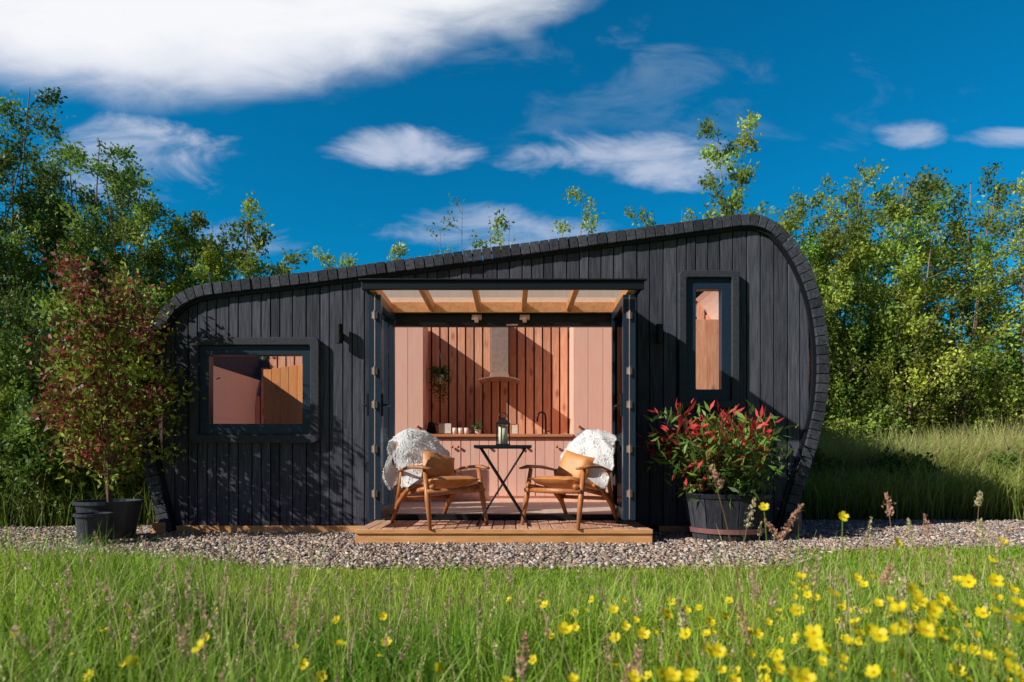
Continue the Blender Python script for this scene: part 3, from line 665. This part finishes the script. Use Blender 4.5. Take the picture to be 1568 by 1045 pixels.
for i,(x,y,H,R,de) in enumerate(((5.0,4.8,5.3,1.1,1.6),(5.9,5.0,5.6,1.3,1.6),(6.9,4.9,5.6,1.4,1.6),(8.0,5.0,5.8,1.5,1.5),(9.1,4.8,6.1,1.6,1.1),(10.4,4.8,6.0,1.7,.8),(4.5,5.5,4.8,1.0,1.2),(7.5,6.0,6.0,1.6,1.3))):
    tree('willow_tree',x,y,H,R,7,de,.07,yg if i%2==0 else yg2,.07,nb=16,trunk=.045,bark=(1.9,1.5,1.2))
for x,y,H,R in ((4.4,2.9,.75,.5),(5.6,2.7,.7,.6),(7.4,2.6,.75,.6)):
    tree('bramble_bush',x,y,H,R,7,.8,.07,dk_,.03,nb=8,trunk=.02)
P=[];C=[]
for i in range(420):
    cx=rng.uniform(-26,26) if i<220 else rng.uniform(3,16); cy=rng.uniform(7,11); cz=rng.uniform(.2,3.3); r=rng.uniform(.6,1.1)
    m=120; q=rng.normal(size=(m,3))*r*.5; P.append(np.array([cx,cy,cz])+q); C.append(np.array([.14,.20,.045])*rng.uniform(.5,1.5)*rng.uniform(.7,1.3,(m,1)))
P=np.concatenate(P);C=np.concatenate(C); mesh_np('distant_thicket',[leaves(P,rng.uniform(.16,.28,len(P)),C,.6)],['leaf'])
# potted maple
mp=empty('potted_maple_tree'); g=G(); bx_,by_=-3.80,-.5
g.lathe([(0,.0),(.21,0),(.27,.34),(.29,.34),(.29,.37),(.265,.37),(.26,.33)],(bx_,by_,0),28)
g.build('pot',['potplastic'],mp,smooth=False)
g=G(); g.lathe([(0,.0),(.11,0),(.135,.26),(.15,.26),(.15,.285),(.13,.285),(.125,.25),(0,.25)],(bx_+.12,by_-.42,0),24); g.build('small_plant_pot',['frame'],None)
g=G(); g.lathe([(.262,.335),(.1,.35),(0,.35)],(bx_,by_,0),20); g.build('pot_soil',['soil'],mp)
tree('maple_foliage',bx_,by_,2.42,.84,6,.75,.065,((.20,.30,.04),(.38,.44,.06)),.12,z0=.33,tipcol=(.32,.085,.055,lambda t:.2+.4*t),nb=14,trunk=.018,parent=mp,bark=(.6,.45,.4))
# planter
pl=empty('barrel_planter_shrub'); px_,py_=2.03,-.45; g=G()
for k in range(16):
    a0=2*math.pi*k/16+.01; a1=2*math.pi*(k+1)/16-.01; v=random.uniform(.35,.8)
    def q(a,r,z): return (px_+r*math.cos(a),py_+r*math.sin(a),z)
    g.add([q(a0,.33,0),q(a1,.33,0),q(a1,.41,.44),q(a0,.41,.44),q(a0,.30,0),q(a1,.30,0),q(a1,.38,.44),q(a0,.38,.44)],[(0,1,2,3),(5,4,7,6),(3,2,6,7),(0,3,7,4),(1,5,6,2),(0,4,5,1)],0,(v,v,v))
g.build('barrel_staves',['char'],pl,.003)
g=G(); g.lathe([(.350,.08),(.358,.08),(.366,.125),(.359,.125)],(px_,py_,0),32); g.build('barrel_bands',['band'],pl)
g=G(); g.lathe([(.405,.40),(.411,.40),(.415,.435),(.409,.435)],(px_,py_,0),32); g.build('barrel_rim_band',['black'],pl)
g=G(); g.lathe([(.385,.40),(.2,.42),(0,.42)],(px_,py_,0),20); g.build('planter_soil',['soil'],pl)
tree('photinia_foliage',px_-.06,py_,.95,.72,9,.26,.12,((.08,.18,.03),(.24,.36,.06)),.05,z0=.40,tipcol=(.85,.08,.08,lambda t:max(0,(t-.4))*1.0),nb=8,trunk=.012,parent=pl,wr=.26,up=.3,dirk=1.1)
g=G(); g.tube([(2.83,-.15,0),(2.83,-.15,.2),(2.83,-.15,.24)],[.06,.055,.045],10); g.build('timber_stump',['bark'])
# ---------------------------------------------------------------- sky / lights / camera
sd=Vector((2.0,1.0,-1.41)).normalized(); el=math.asin(-sd.z); rot=math.atan2(-sd.x,-sd.y)
w=bpy.data.worlds.new('World'); S.world=w; w.use_nodes=True; nt=w.node_tree; nt.nodes.clear(); L=nt.links.new
out=nt.nodes.new('ShaderNodeOutputWorld'); bg=nt.nodes.new('ShaderNodeBackground'); bg.inputs[1].default_value=.1
sky=nt.nodes.new('ShaderNodeTexSky'); sky.sky_type='NISHITA'; sky.sun_disc=False; sky.sun_elevation=el; sky.sun_rotation=rot; sky.air_density=1.0; sky.dust_density=.3; sky.ozone_density=2.0
tc=nt.nodes.new('ShaderNodeTexCoord'); sx=nt.nodes.new('ShaderNodeSeparateXYZ'); L(tc.outputs['Generated'],sx.inputs[0])
def mt(op,a,b=None,c=None,clamp=False):
    n=nt.nodes.new('ShaderNodeMath'); n.operation=op; n.use_clamp=clamp
    for i,v in enumerate((a,b,c)):
        if v is None: continue
        if hasattr(v,'is_output'): L(v,n.inputs[i])
        else: n.inputs[i].default_value=v
    return n.outputs[0]
def sstep(a,b,x):
    n=nt.nodes.new('ShaderNodeMapRange'); n.interpolation_type='SMOOTHSTEP'; n.inputs[1].default_value=a; n.inputs[2].default_value=b; L(x,n.inputs[0]); return n.outputs[0]
yy=mt('MAXIMUM',sx.outputs[1],.05); u=mt('DIVIDE',sx.outputs[0],yy); v=mt('DIVIDE',sx.outputs[2],yy)
cb=nt.nodes.new('ShaderNodeCombineXYZ'); L(u,cb.inputs[0]); L(v,cb.inputs[1])
mpn=nt.nodes.new('ShaderNodeMapping'); mpn.inputs['Scale'].default_value=(1,2.4,1); mpn.inputs['Rotation'].default_value=(0,0,.12); L(cb.outputs[0],mpn.inputs[0])
no=N(nt,'ShaderNodeTexNoise',Scale=5.5,Detail=6.0,Roughness=.6,Distortion=.5); L(mpn.outputs[0],no.inputs['Vector'])
nc=mt('SUBTRACT',no.outputs['Fac'],.5)
no2=N(nt,'ShaderNodeTexNoise',Scale=2.2,Detail=3.0,Roughness=.5); L(mpn.outputs[0],no2.inputs['Vector']); nc2=mt('SUBTRACT',no2.outputs['Fac'],.5)
nc3=mt('ADD',nc2,mt('MULTIPLY',nc,.45))
def cloud(px,py,a,b,k,st,s0=.2,s1=1.5,nz=None):
    u0=(px-784)/F; v0=(HY-py)/F
    e=mt('ADD',mt('POWER',mt('ABSOLUTE',mt('DIVIDE',mt('SUBTRACT',u,u0),a/F)),2.0),mt('POWER',mt('ABSOLUTE',mt('DIVIDE',mt('SUBTRACT',v,v0),b/F)),2.0))
    x=mt('ADD',mt('SUBTRACT',1.0,e),mt('MULTIPLY',nz or nc,k)); return mt('MULTIPLY',sstep(s0,s1,x),st)
cl=[cloud(230,-60,680,226,1.0,1.0,-.05,.55,nc3),cloud(622,228,130,42,3.2,.85,.1,1.3),cloud(975,246,225,52,3.4,.85,.15,1.3),cloud(200,245,170,75,3.2,.85,.1,1.3),
    cloud(745,352,210,42,3.4,.6,.15,1.2),cloud(1395,206,65,28,3.2,.6,.1,1.3),cloud(1545,212,100,18,3.0,.6,.1,1.3),cloud(860,80,240,60,7,.12,.3,2.0),cloud(1050,180,380,110,7,.12,.3,2.2),cloud(360,370,120,40,4,.45)]
acc=cl[0]
for c in cl[1:]: acc=mt('MAXIMUM',acc,c)
acc=mt('MULTIPLY',acc,sstep(.06,.2,sx.outputs[1]))
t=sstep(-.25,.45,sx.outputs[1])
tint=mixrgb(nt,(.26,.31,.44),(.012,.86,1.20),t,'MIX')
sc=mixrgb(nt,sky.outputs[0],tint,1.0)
sh=mt('ADD',mt('SUBTRACT',sstep(.50,.70,v),.05),mt('MULTIPLY',nc3,1.6),clamp=True); ccol=mixrgb(nt,(5.4,6.0,7.6),(9.3,9.4,9.7),sh,'MIX')
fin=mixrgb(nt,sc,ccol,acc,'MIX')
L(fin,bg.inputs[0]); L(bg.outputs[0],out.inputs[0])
sl=bpy.data.lights.new('sun','SUN'); sl.energy=5.0; sl.angle=math.radians(.5); sl.color=(1,.97,.90)
so=bpy.data.objects.new('sun',sl); so.rotation_euler=sd.to_track_quat('-Z','Y').to_euler(); so.location=(-8,-6,8); COL.objects.link(so)
cam=bpy.data.cameras.new('camera'); cam.sensor_width=36; cam.lens=F/1568*36; cam.shift_y=(HY-522.5)/1568; cam.clip_end=2000; cam.clip_start=.05
co=bpy.data.objects.new('camera',cam); co.location=(0,-D,EH); co.rotation_euler=(math.pi/2,0,0); COL.objects.link(co); S.camera=co
cam.dof.use_dof=True; cam.dof.focus_distance=6.8; cam.dof.aperture_fstop=3.5
S.view_settings.view_transform='Standard'; S.view_settings.look='None'; S.view_settings.exposure=0
